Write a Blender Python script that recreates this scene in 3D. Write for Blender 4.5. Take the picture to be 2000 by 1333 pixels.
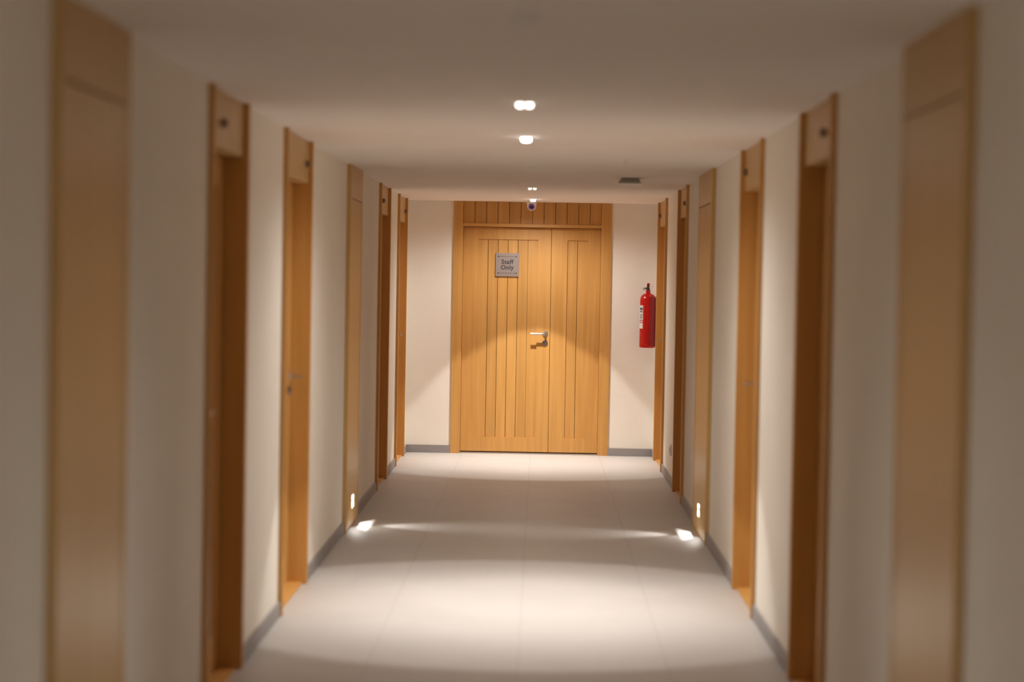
import bpy, bmesh, math, random
from mathutils import Vector, Matrix

for o in list(bpy.data.objects):
    bpy.data.objects.remove(o)
S = bpy.context.scene
COL = S.collection
random.seed(4)

# ------------------------------------------------------------------ camera
EYE = 1.648
F_PX = 3900.0
yaw, pit, rol = 0.01371, 0.03230, 0.01760
d = Vector((-math.sin(yaw) * math.cos(pit), math.cos(yaw) * math.cos(pit), -math.sin(pit)))
r0 = d.cross(Vector((0, 0, 1))).normalized()
u0 = r0.cross(d)
up = u0 * math.cos(rol) - r0 * math.sin(rol)
rt = r0 * math.cos(rol) + u0 * math.sin(rol)
camd = bpy.data.cameras.new('camera')
cam = bpy.data.objects.new('camera', camd)
COL.objects.link(cam)
M = Matrix((rt, up, -d)).transposed().to_4x4()
M.translation = Vector((0, 0, EYE))
cam.matrix_world = M
camd.sensor_width = 36.0
camd.lens = F_PX / 2000.0 * 36.0
camd.clip_start = 0.02
camd.clip_end = 100
camd.dof.use_dof = True
camd.dof.focus_distance = 18.5
camd.dof.aperture_fstop = camd.lens / 50.0
S.camera = cam

# ------------------------------------------------------------------ world, exposure
w = bpy.data.worlds.new('world')
S.world = w
w.use_nodes = True
w.node_tree.nodes['Background'].inputs[0].default_value = (0.02, 0.018, 0.016, 1)
w.node_tree.nodes['Background'].inputs[1].default_value = 0.2
S.view_settings.view_transform = 'Standard'
S.view_settings.look = 'None'
S.view_settings.gamma = 1.0
S.view_settings.use_curve_mapping = False
S.view_settings.exposure = 0.10
try:
    S.cycles.diffuse_bounces = 8
    S.cycles.max_bounces = 12
except Exception:
    pass

WARM = (1.0, 0.95, 0.90)
COOL = (1.0, 0.97, 0.93)
LAMP_RIM = 95.0
LAMP_MAIN = 190.0      # narrow beam of each downlight
LAMP_WIDE = 68.0       # its stray light
STEP_PATCH = 12.0
STEP_BEAM = 12.0

# ------------------------------------------------------------------ place sizes
XL, XR, H, YE, YB = -1.230, 1.073, 2.339, 18.5, -6.5
XC = (XL + XR) / 2
DOORS_L = [('near', 7.34, 8.25), ('far', 9.49, 10.55), ('near', 15.10, 16.05), ('far', 17.07, 18.09)]
DOORS_R = [('near', 7.33, 8.25), ('far', 9.68, 10.66), ('near', 14.59, 15.51), ('far', 17.01, 18.13)]
PAN_L = [(4.98, 5.83), (12.60, 13.43)]
PAN_R = [(4.98, 5.87), (12.36, 13.37)]

# ------------------------------------------------------------------ materials
def mat(name, col, rough=0.6, metal=0.0, emit=None, estr=0.0, spec=0.5):
    m = bpy.data.materials.new(name)
    m.use_nodes = True
    b = m.node_tree.nodes['Principled BSDF']
    b.inputs['Base Color'].default_value = (*col, 1)
    b.inputs['Roughness'].default_value = rough
    b.inputs['Metallic'].default_value = metal
    b.inputs['Specular IOR Level'].default_value = spec
    if emit:
        b.inputs['Emission Color'].default_value = (*emit, 1)
        b.inputs['Emission Strength'].default_value = estr
    return m

def N(m, t, **kw):
    n = m.node_tree.nodes.new(t)
    for k, v in kw.items():
        setattr(n, k, v)
    return n

def L(m, a, b):
    m.node_tree.links.new(a, b)

def noise_tint(m, scale, a, b, bump=0.0, bscale=None, detail=4):
    """procedural base colour between a and b, with an optional fine bump"""
    bs = m.node_tree.nodes['Principled BSDF']
    g = N(m, 'ShaderNodeNewGeometry')
    mp = N(m, 'ShaderNodeMapping')
    mp.inputs['Scale'].default_value = scale
    L(m, g.outputs['Position'], mp.inputs['Vector'])
    n = N(m, 'ShaderNodeTexNoise')
    n.inputs['Scale'].default_value = 1.0
    n.inputs['Detail'].default_value = detail
    L(m, mp.outputs[0], n.inputs['Vector'])
    r = N(m, 'ShaderNodeValToRGB')
    r.color_ramp.elements[0].position = 0.34
    r.color_ramp.elements[1].position = 0.66
    r.color_ramp.elements[0].color = (*a, 1)
    r.color_ramp.elements[1].color = (*b, 1)
    L(m, n.outputs['Fac'], r.inputs['Fac'])
    L(m, r.outputs['Color'], bs.inputs['Base Color'])
    if bump:
        n2 = N(m, 'ShaderNodeTexNoise')
        n2.inputs['Scale'].default_value = bscale
        n2.inputs['Detail'].default_value = 3
        L(m, g.outputs['Position'], n2.inputs['Vector'])
        bp = N(m, 'ShaderNodeBump')
        bp.inputs['Strength'].default_value = bump
        bp.inputs['Distance'].default_value = 0.004
        L(m, n2.outputs['Fac'], bp.inputs['Height'])
        L(m, bp.outputs[0], bs.inputs['Normal'])
    return r

wall_m = mat('wall_paint', (0.78, 0.76, 0.71), 0.75, spec=0.2)
noise_tint(wall_m, (2, 2, 2), (0.84, 0.80, 0.725), (0.87, 0.83, 0.755), 0.25, 160)
ceil_m = mat('ceiling_paint', (0.80, 0.77, 0.73), 0.85, spec=0.15)
noise_tint(ceil_m, (1.5, 1.5, 1.5), (0.86, 0.815, 0.775), (0.88, 0.835, 0.795))

def wood(name, a, b, rough=0.42, axis='z'):
    m = mat(name, a, rough, spec=0.4)
    sc = {'z': (26, 26, 1.1), 'x': (1.1, 26, 26), 'y': (26, 1.1, 26)}[axis]
    noise_tint(m, sc, a, b, detail=6)
    return m

wood_m = wood('beech_wood', (0.545, 0.282, 0.074), (0.62, 0.335, 0.100))
wood_h = wood('beech_wood_rail', (0.545, 0.282, 0.074), (0.62, 0.335, 0.100), axis='x')
wood_hy = wood('beech_wood_crosswise', (0.545, 0.282, 0.074), (0.62, 0.335, 0.100), axis='y')
wood_pale = wood('pale_maple_wood', (0.54, 0.335, 0.120), (0.60, 0.385, 0.150), rough=0.35)

# board-to-board variation for the grooved end door
def boards(m, width, off):
    nt = m.node_tree
    bs = nt.nodes['Principled BSDF']
    src = bs.inputs['Base Color'].links[0].from_socket
    g = N(m, 'ShaderNodeNewGeometry')
    sp = N(m, 'ShaderNodeSeparateXYZ')
    L(m, g.outputs['Position'], sp.inputs[0])
    a = N(m, 'ShaderNodeMath', operation='SUBTRACT'); a.inputs[1].default_value = off
    L(m, sp.outputs['X'], a.inputs[0])
    dv = N(m, 'ShaderNodeMath', operation='DIVIDE'); dv.inputs[1].default_value = width
    L(m, a.outputs[0], dv.inputs[0])
    fl = N(m, 'ShaderNodeMath', operation='FLOOR')
    L(m, dv.outputs[0], fl.inputs[0])
    wn = N(m, 'ShaderNodeTexWhiteNoise', noise_dimensions='1D')
    L(m, fl.outputs[0], wn.inputs['W'])
    mr = N(m, 'ShaderNodeMapRange')
    mr.inputs['To Min'].default_value = 0.92
    mr.inputs['To Max'].default_value = 1.05
    L(m, wn.outputs['Value'], mr.inputs['Value'])
    mx = N(m, 'ShaderNodeMix', data_type='RGBA', blend_type='MULTIPLY')
    mx.inputs[0].default_value = 1.0
    L(m, src, mx.inputs[6])
    L(m, mr.outputs[0], mx.inputs[7])
    L(m, mx.outputs[2], bs.inputs['Base Color'])

wood_board = wood('beech_boards', (0.545, 0.282, 0.074), (0.62, 0.335, 0.100))
boards(wood_board, 0.0925, -0.583)
wood_over = wood('beech_overpanel_boards', (0.50, 0.255, 0.064), (0.585, 0.310, 0.088))
boards(wood_over, 0.1067, -0.723)

floor_m = mat('floor_tile', (0.36, 0.33, 0.30), 0.5, spec=0.35)
def build_floor_mat(m):
    r = noise_tint(m, (1.6, 1.6, 1.6), (0.485, 0.462, 0.435), (0.515, 0.492, 0.465), 0.12, 220)
    bs = m.node_tree.nodes['Principled BSDF']
    g = N(m, 'ShaderNodeNewGeometry')
    sp = N(m, 'ShaderNodeSeparateXYZ')
    L(m, g.outputs['Position'], sp.inputs[0])
    fac = None
    for ax, off in (('X', -0.066), ('Y', 18.5)):
        a = N(m, 'ShaderNodeMath', operation='SUBTRACT'); a.inputs[1].default_value = off
        L(m, sp.outputs[ax], a.inputs[0])
        dv = N(m, 'ShaderNodeMath', operation='DIVIDE'); dv.inputs[1].default_value = 0.637
        L(m, a.outputs[0], dv.inputs[0])
        fr = N(m, 'ShaderNodeMath', operation='PINGPONG'); fr.inputs[1].default_value = 0.5
        L(m, dv.outputs[0], fr.inputs[0])
        lt = N(m, 'ShaderNodeMath', operation='LESS_THAN'); lt.inputs[1].default_value = 0.0045
        L(m, fr.outputs[0], lt.inputs[0])
        if fac is None:
            fac = lt
        else:
            mxm = N(m, 'ShaderNodeMath', operation='MAXIMUM')
            L(m, fac.outputs[0], mxm.inputs[0]); L(m, lt.outputs[0], mxm.inputs[1])
            fac = mxm
    # tile-to-tile tone
    mx = N(m, 'ShaderNodeMix', data_type='RGBA')
    L(m, fac.outputs[0], mx.inputs[0])
    L(m, r.outputs['Color'], mx.inputs[6])
    mx.inputs[7].default_value = (0.42, 0.40, 0.375, 1)
    L(m, mx.outputs[2], bs.inputs['Base Color'])
build_floor_mat(floor_m)
base_m = mat('skirting_tile', (0.27, 0.25, 0.24), 0.55)
noise_tint(base_m, (6, 6, 6), (0.28, 0.262, 0.258), (0.31, 0.29, 0.285))
steel_m = mat('satin_steel', (0.62, 0.59, 0.56), 0.32, 1.0)
steel_dark = mat('brushed_lock_steel', (0.36, 0.34, 0.33), 0.4, 1.0)
white_plastic = mat('white_plastic', (0.80, 0.79, 0.76), 0.4)
grey_plastic = mat('grey_plastic', (0.36, 0.34, 0.31), 0.5)
brown_plastic = mat('brown_plastic', (0.20, 0.135, 0.085), 0.5)
dark_plastic = mat('dark_plastic', (0.035, 0.03, 0.03), 0.4)
sign_m = mat('brushed_sign_metal', (0.31, 0.26, 0.235), 0.45, 0.35)
sign_ink = mat('sign_print', (0.045, 0.035, 0.035), 0.6)
red_m = mat('red_enamel', (0.47, 0.005, 0.004), 0.22)
red_dark = mat('dark_red_enamel', (0.27, 0.007, 0.010), 0.45)
label_m = mat('label_paper', (0.68, 0.66, 0.64), 0.6)
label_ink = mat('label_print', (0.10, 0.10, 0.11), 0.6)
lens_on = mat('lamp_lens_lit', (0.9, 0.9, 0.9), 0.4, emit=(1.0, 0.93, 0.88), estr=26.0)
lens_dim = mat('small_lamp_lens', (0.9, 0.9, 0.85), 0.4, emit=(1.0, 0.92, 0.74), estr=1.6)
lens_step = mat('step_lens_lit', (0.9, 0.9, 0.9), 0.4, emit=(1.0, 0.92, 0.90), estr=12.0)
violet_m = mat('coated_lens_ring', (0.22, 0.13, 0.50), 0.25)
violet_dark = mat('coated_lens_glass', (0.05, 0.02, 0.16), 0.08)

# ------------------------------------------------------------------ mesh helpers
def box(bm, a, b, bev=0.0):
    x0, x1 = sorted((a[0], b[0])); y0, y1 = sorted((a[1], b[1])); z0, z1 = sorted((a[2], b[2]))
    r = bmesh.ops.create_cube(bm, size=1.0)
    vs = r['verts']
    for v in vs:
        v.co = Vector(((x0 + x1) / 2 + v.co.x * (x1 - x0), (y0 + y1) / 2 + v.co.y * (y1 - y0), (z0 + z1) / 2 + v.co.z * (z1 - z0)))
    if bev:
        es = list({e for v in vs for e in v.link_edges})
        bmesh.ops.bevel(bm, geom=es, offset=bev, segments=2, affect='EDGES', profile=0.5)

def rot_to(dirv):
    return Vector((0, 0, 1)).rotation_difference(Vector(dirv).normalized()).to_matrix().to_4x4()

def lathe(bm, prof, origin, axis=(0, 0, 1), seg=32):
    """prof: list of (radius, height) revolved about axis"""
    mt = Matrix.Translation(Vector(origin)) @ rot_to(axis)
    rings = []
    for r, h in prof:
        if r < 1e-6:
            rings.append([bm.verts.new(mt @ Vector((0, 0, h)))])
        else:
            rings.append([bm.verts.new(mt @ Vector((r * math.cos(2 * math.pi * k / seg), r * math.sin(2 * math.pi * k / seg), h))) for k in range(seg)])
    for A, B in zip(rings, rings[1:]):
        if len(A) == 1 and len(B) == 1:
            continue
        for k in range(seg):
            k2 = (k + 1) % seg
            if len(A) == 1:
                bm.faces.new((A[0], B[k2], B[k]))
            elif len(B) == 1:
                bm.faces.new((A[k], A[k2], B[0]))
            else:
                bm.faces.new((A[k], A[k2], B[k2], B[k]))
    for R in (rings[0], rings[-1]):
        if len(R) > 1:
            bm.faces.new(R)

def tube(bm, pts, r, seg=14):
    pts = [Vector(p) for p in pts]
    prev = None
    for i, p in enumerate(pts):
        t = (pts[min(i + 1, len(pts) - 1)] - pts[max(i - 1, 0)]).normalized()
        a = t.orthogonal().normalized() if prev is None else (prev[1] - t * prev[1].dot(t)).normalized()
        b = t.cross(a)
        ring = [bm.verts.new(p + (a * math.cos(2 * math.pi * k / seg) + b * math.sin(2 * math.pi * k / seg)) * r) for k in range(seg)]
        if prev:
            for k in range(seg):
                k2 = (k + 1) % seg
                bm.faces.new((prev[0][k], prev[0][k2], ring[k2], ring[k]))
        else:
            bm.faces.new(ring[::-1])
        prev = (ring, a)
    bm.faces.new(prev[0])

def obj(name, bm, m, parent=None, origin=None, smooth=False):
    bmesh.ops.recalc_face_normals(bm, faces=bm.faces)
    org = Vector(origin) if origin is not None else (parent.matrix_world.translation.copy() if parent else Vector((0, 0, 0)))
    me = bpy.data.meshes.new(name)
    bmesh.ops.translate(bm, verts=bm.verts, vec=-org)
    bm.to_mesh(me)
    bm.free()
    me.materials.append(m)
    if smooth:
        for p in me.polygons:
            p.use_smooth = True
        me.set_sharp_from_angle(angle=math.radians(35))
    o = bpy.data.objects.new(name, me)
    COL.objects.link(o)
    if parent:
        o.parent = parent
        o.matrix_world = Matrix.Translation(org)
        WT[o.name] = org
    else:
        o.location = org
    return o

WT = {}
def empty(name, loc):
    o = bpy.data.objects.new(name, None)
    o.empty_display_size = 0.1
    COL.objects.link(o)
    o.location = loc
    o.matrix_world = Matrix.Translation(Vector(loc))
    return o

def part(name, bm, m, parent, smooth=False):
    """a child mesh; all roots and parts share the root's origin so nothing is scaled or rotated"""
    root = parent
    while root.parent:
        root = root.parent
    org = Vector(root.location)
    bmesh.ops.recalc_face_normals(bm, faces=bm.faces)
    bmesh.ops.translate(bm, verts=bm.verts, vec=-org)
    me = bpy.data.meshes.new(name)
    bm.to_mesh(me)
    bm.free()
    me.materials.append(m)
    if smooth:
        for p in me.polygons:
            p.use_smooth = True
        me.set_sharp_from_angle(angle=math.radians(35))
    o = bpy.data.objects.new(name, me)
    COL.objects.link(o)
    o.parent = parent
    return o

def tag(o, label, cat, group=None, kind=None):
    o['label'] = label
    o['category'] = cat
    if group:
        o['group'] = group
    if kind:
        o['kind'] = kind
    return o

NB = bmesh.new

# side-wall frame: u along the corridor, v out of the wall into the corridor, w up
def sbox(bm, side, u0_, u1_, v0, v1, w0, w1, bev=0.0):
    X = (lambda v: XL + v) if side == 'L' else (lambda v: XR - v)
    box(bm, (X(v0), u0_, w0), (X(v1), u1_, w1), bev)

def SP(side, u, v, w):
    return Vector(((XL + v) if side == 'L' else (XR - v), u, w))

# ------------------------------------------------------------------ shell
bm = NB(); box(bm, (XL - 0.3, YB - 0.2, -0.12), (XR + 0.3, YE + 0.3, 0.0))
tag(obj('floor', bm, floor_m), 'grey matt tiled corridor floor with pale pools of light', 'floor', kind='structure')
bm = NB(); box(bm, (XL - 0.3, YB - 0.2, H), (XR + 0.3, YE + 0.3, H + 0.12))
tag(obj('ceiling', bm, ceil_m), 'plain off-white corridor ceiling', 'ceiling', kind='structure')

def side_wall(side, doors, nm, label):
    bm = NB()
    y = YB
    for _, a, b in doors:
        sbox(bm, side, y, a, -0.22, 0.0, 0, H)
        y = b
    sbox(bm, side, y, YE, -0.22, 0.0, 0, H)
    tag(obj(nm, bm, wall_m), label, 'wall', kind='structure')
side_wall('L', DOORS_L, 'wall_left', 'off-white corridor wall on the left between the wooden doors')
side_wall('R', DOORS_R, 'wall_right', 'off-white corridor wall on the right between the wooden doors')
EX0, EX1 = -0.811, 0.651
bm = NB(); box(bm, (XL - 0.22, YE, 0), (EX0, YE + 0.2, H)); box(bm, (EX1, YE, 0), (XR + 0.22, YE + 0.2, H))
tag(obj('wall_end', bm, wall_m), 'off-white wall at the corridor end on both sides of the double door', 'wall', kind='structure')
bm = NB(); box(bm, (XL - 0.22, YB - 0.2, 0), (XR + 0.22, YB, H))
tag(obj('wall_back', bm, wall_m), 'off-white wall closing the corridor behind the viewer', 'wall', kind='structure')

def skirt(side, doors, pans, nm, label):
    bm = NB()
    gaps = sorted([(a, b) for _, a, b in doors] + list(pans))
    y = YB
    for a, b in gaps:
        sbox(bm, side, y, a, 0.0, 0.014, 0, 0.072, 0.002)
        y = b
    sbox(bm, side, y, YE, 0.0, 0.014, 0, 0.072, 0.002)
    tag(obj(nm, bm, base_m), label, 'baseboard', kind='structure')
skirt('L', DOORS_L, PAN_L, 'baseboard_left', 'low grey tile skirting along the left wall')
skirt('R', DOORS_R, PAN_R, 'baseboard_right', 'low grey tile skirting along the right wall')
bm = NB()
box(bm, (XL + 0.014, YE - 0.014, 0), (EX0, YE, 0.072), 0.002)
box(bm, (EX1, YE - 0.014, 0), (XR - 0.014, YE, 0.072), 0.002)
tag(obj('baseboard_end', bm, base_m), 'low grey tile skirting on the end wall beside the double door', 'baseboard', kind='structure')

# ------------------------------------------------------------------ door hardware
def lever_handle(parent, base, out, along, drop, name='door_handle'):
    """base: point on leaf; out: unit away from leaf; along: unit towards the lever tip; drop: how far below the lock rose sits"""
    base, out, along = Vector(base), Vector(out), Vector(along)
    bm = NB()
    lathe(bm, [(0.0, 0.0), (0.027, 0.0), (0.027, 0.007), (0.024, 0.010), (0.0, 0.010)], base, out)
    tube(bm, [base + out * 0.008, base + out * 0.030, base + out * 0.050 + along * 0.001,
              base + out * 0.060 + along * 0.006, base + out * 0.064 + along * 0.018,
              base + out * 0.064 + along * 0.070, base + out * 0.064 + along * 0.134], 0.0095)
    h = part(name, bm, steel_m, parent, True)
    h['label'] = 'satin steel lever handle'
    lb = base + Vector((0, 0, -drop))
    bm = NB()
    lathe(bm, [(0.0, 0.0), (0.027, 0.0), (0.027, 0.007), (0.024, 0.010), (0.011, 0.010), (0.011, 0.016), (0.0, 0.016)], lb, out)
    k = part('lock_cylinder', bm, steel_dark, parent, True)
    k['label'] = 'round dark steel keyhole rose'

def leaf_mesh(bx, n, a0, a1, w0, w1, stile, rail_t, rail_b, d0, d1):
    """framed leaf with n recessed vertical boards. bx(bm,a0,a1,d0,d1,w0,w1) draws a box"""
    fr = NB()
    bx(fr, a0, a0 + stile[0], d0, d1, w0, w1)
    bx(fr, a1 - stile[1], a1, d0, d1, w0, w1)
    bx(fr, a0 + stile[0], a1 - stile[1], d0, d1, w1 - rail_t, w1)
    bx(fr, a0 + stile[0], a1 - stile[1], d0, d1, w0, w0 + rail_b)
    bd = NB()
    p0, p1 = a0 + stile[0], a1 - stile[1]
    bw = (p1 - p0) / n
    dd = d0 + (d1 - d0) * 0.72
    bx(bd, p0, p1, d0 + 0.002, d0 + 0.004, w0 + rail_b, w1 - rail_t)
    for k in range(n):
        g = 0.0022
        bx(bd, p0 + k * bw + (g if k else 0), p0 + (k + 1) * bw - (g if k < n - 1 else 0), d0 + 0.004, dd, w0 + rail_b, w1 - rail_t)
    return fr, bd

# ------------------------------------------------------------------ side doors
door_no = [1]
def side_door(side, hand, y0, y1, label):
    door_no[0] += 1
    X = XL if side == 'L' else XR
    root = empty('door_%d' % door_no[0], (X, (y0 + y1) / 2, 0))
    tag(root, label, 'door', kind='structure')
    J = 0.040
    REC = -0.080
    bm = NB()
    sbox(bm, side, y0, y0 + J, -0.14, 0.022, 0, H, 0.002)
    sbox(bm, side, y1 - J, y1, -0.14, 0.022, 0, H, 0.002)
    part('door_frame', bm, wood_m, root)
    bm = NB()
    sbox(bm, side, y0 + J, y1 - J, -0.14, 0.0, 2.118, H, 0.002)
    ov = part('overpanel', bm, wood_pale, root)
    ov['label'] = 'paler wooden panel above the door'
    bm = NB()
    sbox(bm, side, y0 + J, y1 - J, -0.14, -0.002, 0.0, 0.012, 0.001)
    part('threshold', bm, wood_hy, root)
    bx = lambda b, a0, a1, d0, d1, w0, w1: sbox(b, side, a0, a1, d0, d1, w0, w1, 0.0008)
    fr, bd = leaf_mesh(bx, 6, y0 + J + 0.002, y1 - J - 0.002, 0.014, 2.114, (0.13, 0.13), 0.12, 0.15, -0.125, REC)
    lf = part('door_leaf', fr, wood_m, root)
    part('panel_boards', bd, wood_m, lf)
    out = Vector((1, 0, 0)) if side == 'L' else Vector((-1, 0, 0))
    if hand == 'near':
        u = y0 + J + 0.075; al = Vector((0, 1, 0))
    else:
        u = y1 - J - 0.075; al = Vector((0, -1, 0))
    lever_handle(lf, SP(side, u, REC, 1.105), out, al, 0.172 if side == 'R' or y0 > 12 else 0.075)
    bm = NB()
    uu = y0 + 0.30 if hand == 'near' else y1 - 0.15
    lathe(bm, [(0, 0), (0.017, 0), (0.019, 0.004), (0.017, 0.018), (0.010, 0.023), (0, 0.023)], SP(side, uu, 0.0, 2.215), out, 20)
    ind = part('indicator', bm, brown_plastic, root, True)
    ind['label'] = 'small dark round fitting on the overpanel'
    return root

side_door('L', *DOORS_L[0], 'left wooden door nearest the viewer, its deep jamb in shadow')
side_door('L', *DOORS_L[1], 'second recessed wooden door on the left, jamb brightly lit')
side_door('L', *DOORS_L[2], 'dark-jambed left wooden door just beyond the left floor-level light')
side_door('L', *DOORS_L[3], 'farthest left wooden door, beside the end wall')
side_door('R', *DOORS_R[0], 'right wooden door nearest the viewer, its deep jamb in shadow')
side_door('R', *DOORS_R[1], 'second recessed wooden door on the right, jamb brightly lit')
side_door('R', *DOORS_R[2], 'dark-jambed right wooden door just beyond the right floor-level light')
side_door('R', *DOORS_R[3], 'farthest right wooden door, beside the red fire extinguisher')

# ------------------------------------------------------------------ flush cupboard doors with step lights
LW = (0.120, 0.200)     # light opening, bottom and top
def flush_door(side, y0, y1, yl, label):
    door_no[0] += 1
    X = XL if side == 'L' else XR
    root = empty('door_%d' % door_no[0], (X, (y0 + y1) / 2, 0))
    tag(root, label, 'door', kind='structure')
    T = 0.026
    J = 0.045
    bm = NB()
    sbox(bm, side, y0, y0 + J, 0, T, 0, H, 0.0015)
    sbox(bm, side, y1 - J, y1, 0, T, 0, H, 0.0015)
    part('door_frame', bm, wood_pale, root)
    bm = NB()
    sbox(bm, side, y0 + J, y1 - J, 0, T - 0.001, 2.130, H, 0.0015)
    part('overpanel', bm, wood_pale, root)
    bm = NB()
    h0, h1 = yl - 0.052, yl + 0.052
    a, b = y0 + J + 0.002, y1 - J - 0.002
    t = T - 0.002
    sbox(bm, side, a, b, 0, t, LW[1], 2.122)
    sbox(bm, side, a, b, 0, t, 0.006, LW[0])
    sbox(bm, side, a, h0, 0, t, LW[0], LW[1])
    sbox(bm, side, h1, b, 0, t, LW[0], LW[1])
    part('door_leaf', bm, wood_pale, root)

def lamp_obj(name, typ, loc, aim, power, parent, **kw):
    ld = bpy.data.lights.new(name, typ)
    ld.energy = power
    for k, v in kw.items():
        setattr(ld, k, v)
    o = bpy.data.objects.new(name, ld)
    COL.objects.link(o)
    root = parent
    o.parent = parent
    o.location = Vector(loc) - Vector(root.location)
    if aim is not None:
        o.rotation_mode = 'QUATERNION'
        o.rotation_quaternion = Vector(aim).to_track_quat('-Z', 'Y')
    return o

def step_light(side, y, label):
    T = 0.024
    root = empty('step_light', SP(side, y, T, 0.17))
    tag(root, label, 'floor light', 'floor-level lights in the wooden cupboard doors')
    h0, h1 = y - 0.052, y + 0.052
    bm = NB()   # trim ring and the bar across it
    sbox(bm, side, h0 - 0.008, h0, T, T + 0.003, LW[0] - 0.008, LW[1] + 0.008)
    sbox(bm, side, h1, h1 + 0.008, T, T + 0.003, LW[0] - 0.008, LW[1] + 0.008)
    sbox(bm, side, h0, h1, T, T + 0.003, LW[0] - 0.008, LW[0])
    sbox(bm, side, h0, h1, T, T + 0.003, LW[1], LW[1] + 0.008)
    sbox(bm, side, h0, h1, 0.020, T + 0.002, 0.166, 0.169)
    part('trim', bm, steel_m, root)
    bm = NB()
    sbox(bm, side, h0 + 0.001, h1 - 0.001, 0.020, T - 0.001, 0.169, LW[1] - 0.001, 0.001)
    part('lens', bm, lens_step, root)
    out = Vector((1, 0, 0)) if side == 'L' else Vector((-1, 0, 0))
    lamp_obj('step_lamp', 'SPOT', SP(side, y, 0.004, 0.187), out + Vector((0, 0, -1.6)), STEP_PATCH, root,
             spot_size=math.radians(110), spot_blend=0.1, shadow_soft_size=0.0015, color=COOL)
    lamp_obj('step_beam', 'SPOT', SP(side, y, T + 0.012, 0.187), out + Vector((0, -0.05, -0.36)), STEP_BEAM, root,
             spot_size=math.radians(60), spot_blend=1.0, shadow_soft_size=0.01, color=COOL)
    lamp_obj('step_throw', 'SPOT', SP(side, y, T + 0.012, 0.187), out + Vector((0, 0, 0.22)), STEP_BEAM * 1.3, root,
             spot_size=math.radians(62), spot_blend=1.0, shadow_soft_size=0.01, color=COOL)
    lamp_obj('step_glow', 'SPOT', SP(side, y, T + 0.012, 0.187), out * 0.5 + Vector((0, -0.9, -0.8)), STEP_BEAM * 0.25, root,
             spot_size=math.radians(70), spot_blend=1.0, shadow_soft_size=0.01, color=COOL)

flush_door('L', *PAN_L[0], 5.43, 'blurred flat wooden cupboard door at the left edge of the view')
flush_door('L', *PAN_L[1], 13.03, 'flat pale wooden cupboard door on the left with a floor-level light')
flush_door('R', *PAN_R[0], 5.43, 'blurred flat wooden cupboard door at the right edge of the view')
flush_door('R', *PAN_R[1], 12.87, 'flat pale wooden cupboard door on the right with a floor-level light')
step_light('L', 13.03, 'glowing floor-level light in the left cupboard door, bright patch below')
step_light('R', 12.87, 'glowing floor-level light in the right cupboard door, bright patch below')
step_light('L', 5.43, 'floor-level light low in the nearest left cupboard door, below the view')
step_light('R', 5.43, 'floor-level light low in the nearest right cupboard door, below the view')

# ------------------------------------------------------------------ end double door
root = empty('door_1', ((EX0 + EX1) / 2, YE, 0))
tag(root, 'light wooden double door with grooved boards at the corridor end, closed', 'door', kind='structure')
def ebx(bm, x0, x1, d0, d1, z0, z1, bev=0.0015):
    box(bm, (x0, YE - d0, z0), (x1, YE - d1, z1), bev)   # d: out of the end wall
LX0, LX1, SPL = -0.723, 0.556, 0.097
ZH = 2.106
bm = NB()
ebx(bm, EX0, LX0, -0.12, 0.016, 0, H)
ebx(bm, LX1, EX1, -0.12, 0.016, 0, H)
part('door_frame', bm, wood_m, root)
bm = NB()
ebx(bm, LX0, LX1, -0.12, 0.015, ZH, ZH + 0.030)
part('head_rail', bm, wood_h, root)
bm = NB()
ebx(bm, LX0, LX1, -0.10, -0.019, ZH + 0.030, H)
n = 12
bw = (LX1 - LX0) / n
for k in range(n):
    ebx(bm, LX0 + k * bw + 0.0027, LX0 + (k + 1) * bw - 0.0027, -0.02, 0.002, ZH + 0.0305, H, 0.001)
part('overpanel', bm, wood_over, root)
bx = lambda b, a0, a1, d0, d1, w0, w1: ebx(b, a0, a1, d0, d1, w0, w1, 0.0008)
fr, bd = leaf_mesh(bx, 6, LX0 + 0.002, SPL - 0.002, 0.016, ZH - 0.004, (0.138, 0.123), 0.111, 0.134, -0.115, -0.065)
leaf1 = part('door_leaf', fr, wood_m, root); leaf1['label'] = 'wide left leaf with steel lever handle'
part('panel_boards', bd, wood_board, leaf1)
fr, bd = leaf_mesh(bx, 2, SPL + 0.002, LX1 - 0.002, 0.016, ZH - 0.004, (0.147, 0.119), 0.111, 0.134, -0.115, -0.065)
leaf2 = part('door_leaf', fr, wood_m, root); leaf2['label'] = 'narrow right leaf without a handle'
part('panel_boards', bd, wood_board, leaf2)
bm = NB()
ebx(bm, LX0, LX1, -0.12, 0.0, 0.0, 0.008, 0.0005)
part('threshold', bm, steel_m, root)
lever_handle(leaf1, (0.052, YE + 0.065, 1.120), (0, -1, 0), (-1, 0, 0), 0.085)

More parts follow.
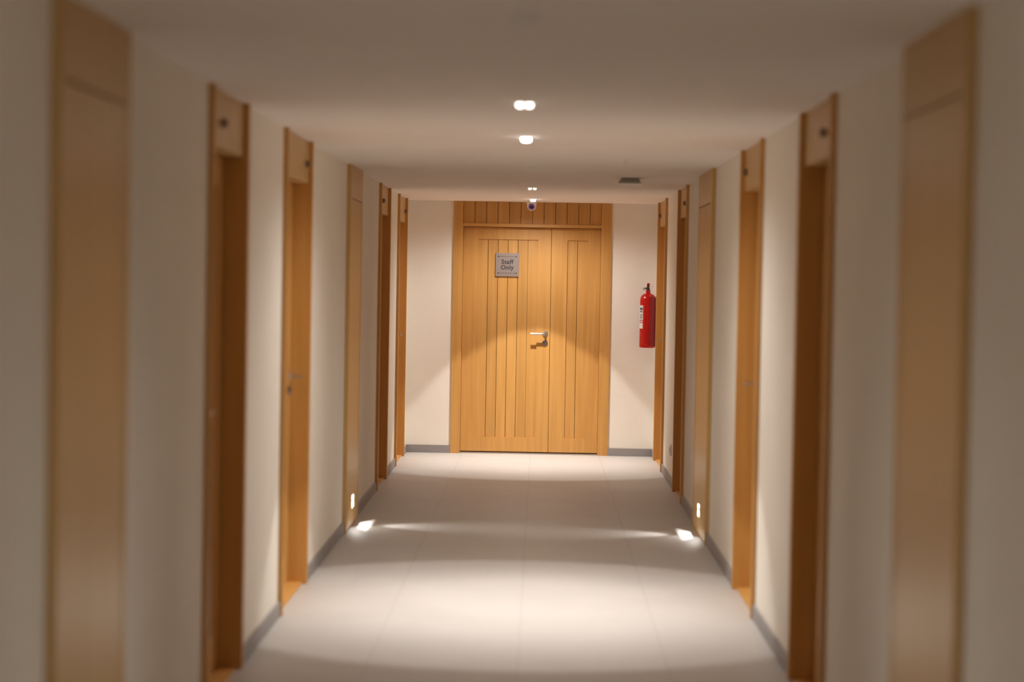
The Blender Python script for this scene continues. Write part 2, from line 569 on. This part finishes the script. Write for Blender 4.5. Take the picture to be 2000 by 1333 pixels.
# wooden door's metal sign
SX, SZ, SW = -0.3115, 1.756, 0.1085
YS = YE + 0.073
root = empty('door_sign', (SX, YS, SZ))
tag(root, 'square grey metal plaque reading Staff Only on the left leaf of the end door', 'sign')
bm = NB(); box(bm, (SX - SW, YS - 0.012, SZ - SW), (SX + SW, YS + 0.004, SZ + SW), 0.002)
part('plate', bm, sign_m, root)
YF = YS - 0.012
for sz in (1, -1):
    z = SZ + sz * 0.077
    bm = NB()
    box(bm, (SX - 0.082, YF - 0.0012, z - 0.0013), (SX + 0.082, YF, z + 0.0013))
    for sx in (-1, 1):
        lathe(bm, [(0, 0), (0.0062, 0), (0.0062, 0.0022), (0, 0.0022)], (SX + sx * 0.084, YF, z), (0, -1, 0), 16)
    ln = part('rule_line', bm, sign_ink, root)
def text_mesh(body, size, cx, cz, parent):
    cu = bpy.data.curves.new('lettering', 'FONT')
    cu.body = body
    cu.size = size
    cu.align_x = 'CENTER'
    cu.align_y = 'CENTER'
    cu.extrude = 0.0008
    cu.offset = 0.0015
    cu.space_character = 1.10
    to = bpy.data.objects.new('lettering', cu)
    COL.objects.link(to)
    dg = bpy.context.evaluated_depsgraph_get()
    me = bpy.data.meshes.new_from_object(to.evaluated_get(dg))
    bpy.data.objects.remove(to)
    me.materials.clear()
    me.materials.append(sign_ink)
    me.transform(Matrix.Translation(Vector((cx, YF - 0.0008, cz)) - Vector(parent.location)) @ Matrix.Rotation(math.pi / 2, 4, 'X'))
    o = bpy.data.objects.new('lettering', me)
    COL.objects.link(o)
    o.parent = parent
    return o
t1 = text_mesh('Staff', 0.056, SX, SZ + 0.026, root)
t2 = text_mesh('Only', 0.056, SX, SZ - 0.026, root)

# ------------------------------------------------------------------ fire extinguisher
EXX, EXY = 0.990, 18.345
root = empty('fire_extinguisher', (EXX, EXY, 1.01))
tag(root, 'red fire extinguisher hanging on the right wall beside the end wall', 'fire extinguisher')
R = 0.0735
zb = 1.016
bm = NB()
lathe(bm, [(0, 0.0), (R * 0.86, 0.0), (R * 0.97, 0.006), (R, 0.018), (R, 0.030), (R * 0.985, 0.033), (R, 0.036), (R, 0.425),
           (R * 0.985, 0.447), (R * 0.92, 0.466), (R * 0.78, 0.482), (R * 0.55, 0.493), (R * 0.30, 0.500), (0.021, 0.506),
           (0.021, 0.528), (0, 0.528)], (EXX, EXY, zb), seg=48)
part('cylinder_body', bm, red_m, root, True)
bm = NB()
lathe(bm, [(0, 0.526), (0.016, 0.526), (0.016, 0.545), (0.011, 0.548), (0.011, 0.562), (0, 0.562)], (EXX, EXY, zb), seg=20)
tube(bm, [(EXX, EXY, zb + 0.545), (EXX - 0.018, EXY - 0.004, zb + 0.546), (EXX - 0.030, EXY - 0.008, zb + 0.544)], 0.007)
part('valve', bm, dark_plastic, root, True)
bm = NB()
box(bm, (EXX - 0.013, EXY - 0.050, zb + 0.560), (EXX + 0.013, EXY + 0.030, zb + 0.568), 0.002)
box(bm, (EXX - 0.012, EXY - 0.060, zb + 0.578), (EXX + 0.012, EXY + 0.028, zb + 0.592), 0.003)
box(bm, (EXX - 0.011, EXY + 0.012, zb + 0.560), (EXX + 0.011, EXY + 0.028, zb + 0.585), 0.002)
hd = part('squeeze_handle', bm, red_dark, root)
hd['label'] = 'dark red squeeze handle'
bm = NB()
pts = [(EXX + 0.032 + 0.012 * math.cos(a), EXY - 0.02, zb + 0.562 + 0.012 * math.sin(a)) for a in [k * math.pi / 8 for k in range(17)]]
tube(bm, pts, 0.0014, 8)
tube(bm, [(EXX + 0.020, EXY - 0.02, zb + 0.562), (EXX - 0.018, EXY - 0.02, zb + 0.556)], 0.0016, 8)
part('pull_pin', bm, steel_m, root, True)
bm = NB()
lathe(bm, [(0, 0), (0.012, 0), (0.012, 0.010), (0.0, 0.010)], (EXX - 0.036, EXY - 0.012, zb + 0.540), (-0.35, -1, 0.1), 20)
part('pressure_gauge', bm, steel_dark, root, True)
def arc_patch(rad, a0, a1, z0, z1, seg=20, t=0.0008):
    bm = NB()
    out = []
    for k in range(seg + 1):
        a = a0 + (a1 - a0) * k / seg
        c, s = math.cos(a), math.sin(a)
        out.append([bm.verts.new((EXX + q * c, EXY + q * s, z)) for q in (rad, rad + t) for z in (z0, z1)])
    for A, B in zip(out, out[1:]):
        bm.faces.new((A[2], B[2], B[3], A[3])); bm.faces.new((A[0], A[1], B[1], B[0]))
        bm.faces.new((A[1], A[3], B[3], B[1])); bm.faces.new((A[0], B[0], B[2], A[2]))
    bm.faces.new(out[0]); bm.faces.new(out[-1][::-1])
    return bm
a0, a1 = math.radians(125), math.radians(231)
lab = part('label_sticker', arc_patch(R, a0, a1, zb + 0.252, zb + 0.388), label_m, root, True)
part('label_sticker', arc_patch(R, a0, a1, zb + 0.176, zb + 0.228), label_m, root, True)
part('label_sticker', arc_patch(R, a0, a1, zb + 0.235, zb + 0.245), label_m, root, True)
for k, (q0, q1, z0, z1) in enumerate([(196, 228, .345, .368), (200, 226, .325, .338), (198, 228, .300, .306), (198, 224, .288, .294), (198, 226, .276, .282), (198, 222, .264, .269)]):
    part('label_print', arc_patch(R + 0.0009, math.radians(q0), math.radians(q1), zb + z0, zb + z1, 8), label_ink, lab)
bm = NB()
bm.free()
bm = arc_patch(R + 0.0005, math.radians(-80), math.radians(58), zb + 0.02, zb + 0.468, 20, 0.0025)  # darker red shell wrapped round the right half of the cylinder
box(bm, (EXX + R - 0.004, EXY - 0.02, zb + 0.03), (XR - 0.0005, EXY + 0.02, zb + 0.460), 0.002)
br = part('side_shell', bm, red_dark, root)
br['label'] = 'darker red shell round the right side, with a block to the wall'

# ------------------------------------------------------------------ wall socket
root = empty('wall_socket', (XR, 16.0, 0.28))
tag(root, 'small pale electrical socket low on the right wall', 'socket')
bm = NB(); sbox(bm, 'R', 15.955, 16.045, 0, 0.012, 0.235, 0.325, 0.004)
part('cover_plate', bm, white_plastic, root)
bm = NB(); lathe(bm, [(0, 0.0), (0.022, 0.0), (0.022, 0.0025), (0.019, 0.0035), (0.0, 0.0035)], SP('R', 16.0, 0.0118, 0.28), (-1, 0, 0), 24)
part('socket_face', bm, grey_plastic, root, True)

# ------------------------------------------------------------------ ceiling fittings
def downlight(y, x, label, k=1.0):
    root = empty('downlight', (x, y, H))
    tag(root, label, 'ceiling light', 'bright round ceiling lamps along the corridor')
    bm = NB(); lathe(bm, [(0.024, 0.0), (0.038, 0.0), (0.037, -0.004), (0.028, -0.006), (0.024, -0.006)], (x, y, H), seg=32)
    part('trim_ring', bm, white_plastic, root, True)
    bm = NB(); lathe(bm, [(0, -0.0005), (0.0235, -0.0005), (0.0235, -0.016), (0.020, -0.021), (0.012, -0.023), (0, -0.023)], (x, y, H), seg=28)
    part('lens', bm, lens_on, root, True)
    lamp_obj('downlight_beam', 'SPOT', (x, y, H - 0.027), (0, 0, -1), LAMP_MAIN * k, root,
             spot_size=math.radians(75), spot_blend=1.0, shadow_soft_size=0.012, color=WARM)
    lamp_obj('downlight_rim', 'SPOT', (x, y, H - 0.027), (0, 0, -1), LAMP_RIM * k, root,
             spot_size=math.radians(73), spot_blend=0.12, shadow_soft_size=0.012, color=WARM)
    lamp_obj('downlight_spill', 'SPOT', (x, y, H - 0.027), (0, 0, -1), LAMP_WIDE * (1.0 if y > 5 else 0.2), root,
             spot_size=math.radians(164), spot_blend=0.65, shadow_soft_size=0.012, color=WARM)
downlight(9.908, -0.083, 'bright white ceiling lamp, the lower of the two large glowing spots')
downlight(17.753, -0.079, 'bright ceiling lamp just in front of the end door, above the camera dome')
downlight(2.15, -0.080, 'ceiling lamp overhead, nearer than the view shows', 0.8)
downlight(-5.3, -0.080, 'ceiling lamp behind the viewer near the back wall', 0.6)

def twin_lamp(y, x, label, m):
    root = empty('emergency_light', (x, y, H))
    tag(root, label, 'ceiling light')
    bm = NB(); lathe(bm, [(0.0, 0.0), (0.040, 0.0), (0.038, -0.005), (0.0, -0.006)], (x, y, H), seg=28)
    part('base_plate', bm, white_plastic, root, True)
    for sx in (-1, 1):
        bm = NB(); lathe(bm, [(0, -0.0055), (0.0135, -0.0055), (0.0135, -0.015), (0.010, -0.020), (0, -0.0215)], (x + sx * 0.0185, y, H), seg=20)
        part('lens', bm, m, root, True)
lens_dim2 = mat('small_lamp_lens_bright', (0.9, 0.9, 0.85), 0.4, emit=(1.0, 0.93, 0.84), estr=6.0)
twin_lamp(7.937, -0.075, 'large soft white ceiling spot, the topmost glowing lamp in the view', lens_dim2)
twin_lamp(15.427, -0.075, 'tiny pair of yellowish ceiling lamps before the end door', lens_dim)

def ceiling_disc(y, x, label):
    root = empty('smoke_detector', (x, y, H))
    tag(root, label, 'detector')
    bm = NB(); lathe(bm, [(0, 0), (0.045, 0), (0.045, -0.008), (0.0, -0.008)], (x, y, H), seg=32)
    part('base', bm, white_plastic, root, True)
    bm = NB(); lathe(bm, [(0, -0.008), (0.034, -0.008), (0.032, -0.018), (0.020, -0.024), (0.0, -0.025)], (x, y, H), seg=32)
    part('cap', bm, white_plastic, root, True)
ceiling_disc(5.356, -0.054, 'barely visible round fitting on the ceiling near the top of the view')
ceiling_disc(12.505, -0.063, 'faint small round fitting on the ceiling midway down the corridor')

root = empty('sprinkler', (0.48, 11.6, H))
tag(root, 'tiny pale sprinkler head on the ceiling, right of centre', 'sprinkler')
bm = NB(); lathe(bm, [(0, 0), (0.026, 0), (0.022, -0.005), (0.008, -0.006), (0.007, -0.024), (0, -0.024)], (0.48, 11.6, H), seg=24)
part('escutcheon', bm, white_plastic, root, True)
bm = NB(); lathe(bm, [(0, -0.024), (0.016, -0.024), (0.016, -0.026), (0, -0.026)], (0.48, 11.6, H), seg=24)
part('deflector', bm, steel_m, root, True)

root = empty('ceiling_box', (0.60, 13.78, H))
tag(root, 'small flared box fitting under the ceiling at right, dark front face', 'ceiling fitting')
def frust(bm, x, y0, y1, wt, wb, z0, z1, e):
    v = []
    for (hw, z, q) in ((wt, z0, 0.0), (wb, z1, e)):
        v.append([bm.verts.new(p) for p in ((x - hw, y0 - q, z), (x + hw, y0 - q, z), (x + hw, y1 + q, z), (x - hw, y1 + q, z))])
    for k in range(4):
        bm.faces.new((v[0][k], v[0][(k + 1) % 4], v[1][(k + 1) % 4], v[1][k]))
    bm.faces.new(v[0]); bm.faces.new(v[1][::-1])
bm = NB(); frust(bm, 0.60, 13.70, 13.86, 0.054, 0.078, H, H - 0.036, 0.024)
part('housing', bm, grey_plastic, root)
bm = NB(); frust(bm, 0.60, 13.68, 13.88, 0.080, 0.086, H - 0.036, H - 0.044, 0.006)
part('cover', bm, white_plastic, root)

# security camera
cx, cy = -0.093, 18.30
root = empty('security_camera', (cx, cy, H))
tag(root, 'white dome security camera with violet lens under the ceiling by the end door', 'camera')
bm = NB(); lathe(bm, [(0, 0), (0.050, 0), (0.050, -0.012), (0.047, -0.020), (0.044, -0.030), (0, -0.030)], (cx, cy, H), seg=36)
part('mount', bm, white_plastic, root, True)
bm = NB()
lathe(bm, [(0, -0.028), (0.043, -0.028), (0.043, -0.045), (0.038, -0.062), (0.028, -0.076), (0.014, -0.084), (0, -0.086)], (cx, cy, H), seg=36)
part('housing', bm, white_plastic, root, True)
aim = Vector((0, -1, -0.12)).normalized()
c0 = Vector((cx, cy, H - 0.048)) + aim * 0.026
bm = NB(); lathe(bm, [(0, 0), (0.029, 0), (0.029, 0.018), (0.026, 0.022), (0.016, 0.020), (0.0, 0.018)], c0, aim, 32)
ring = part('lens_ring', bm, violet_m, root, True)
ring['label'] = 'violet ring around the lens'
bm = NB(); lathe(bm, [(0, 0.016), (0.015, 0.020), (0.012, 0.024), (0, 0.026)], c0, aim, 24)
part('lens', bm, violet_dark, root, True)
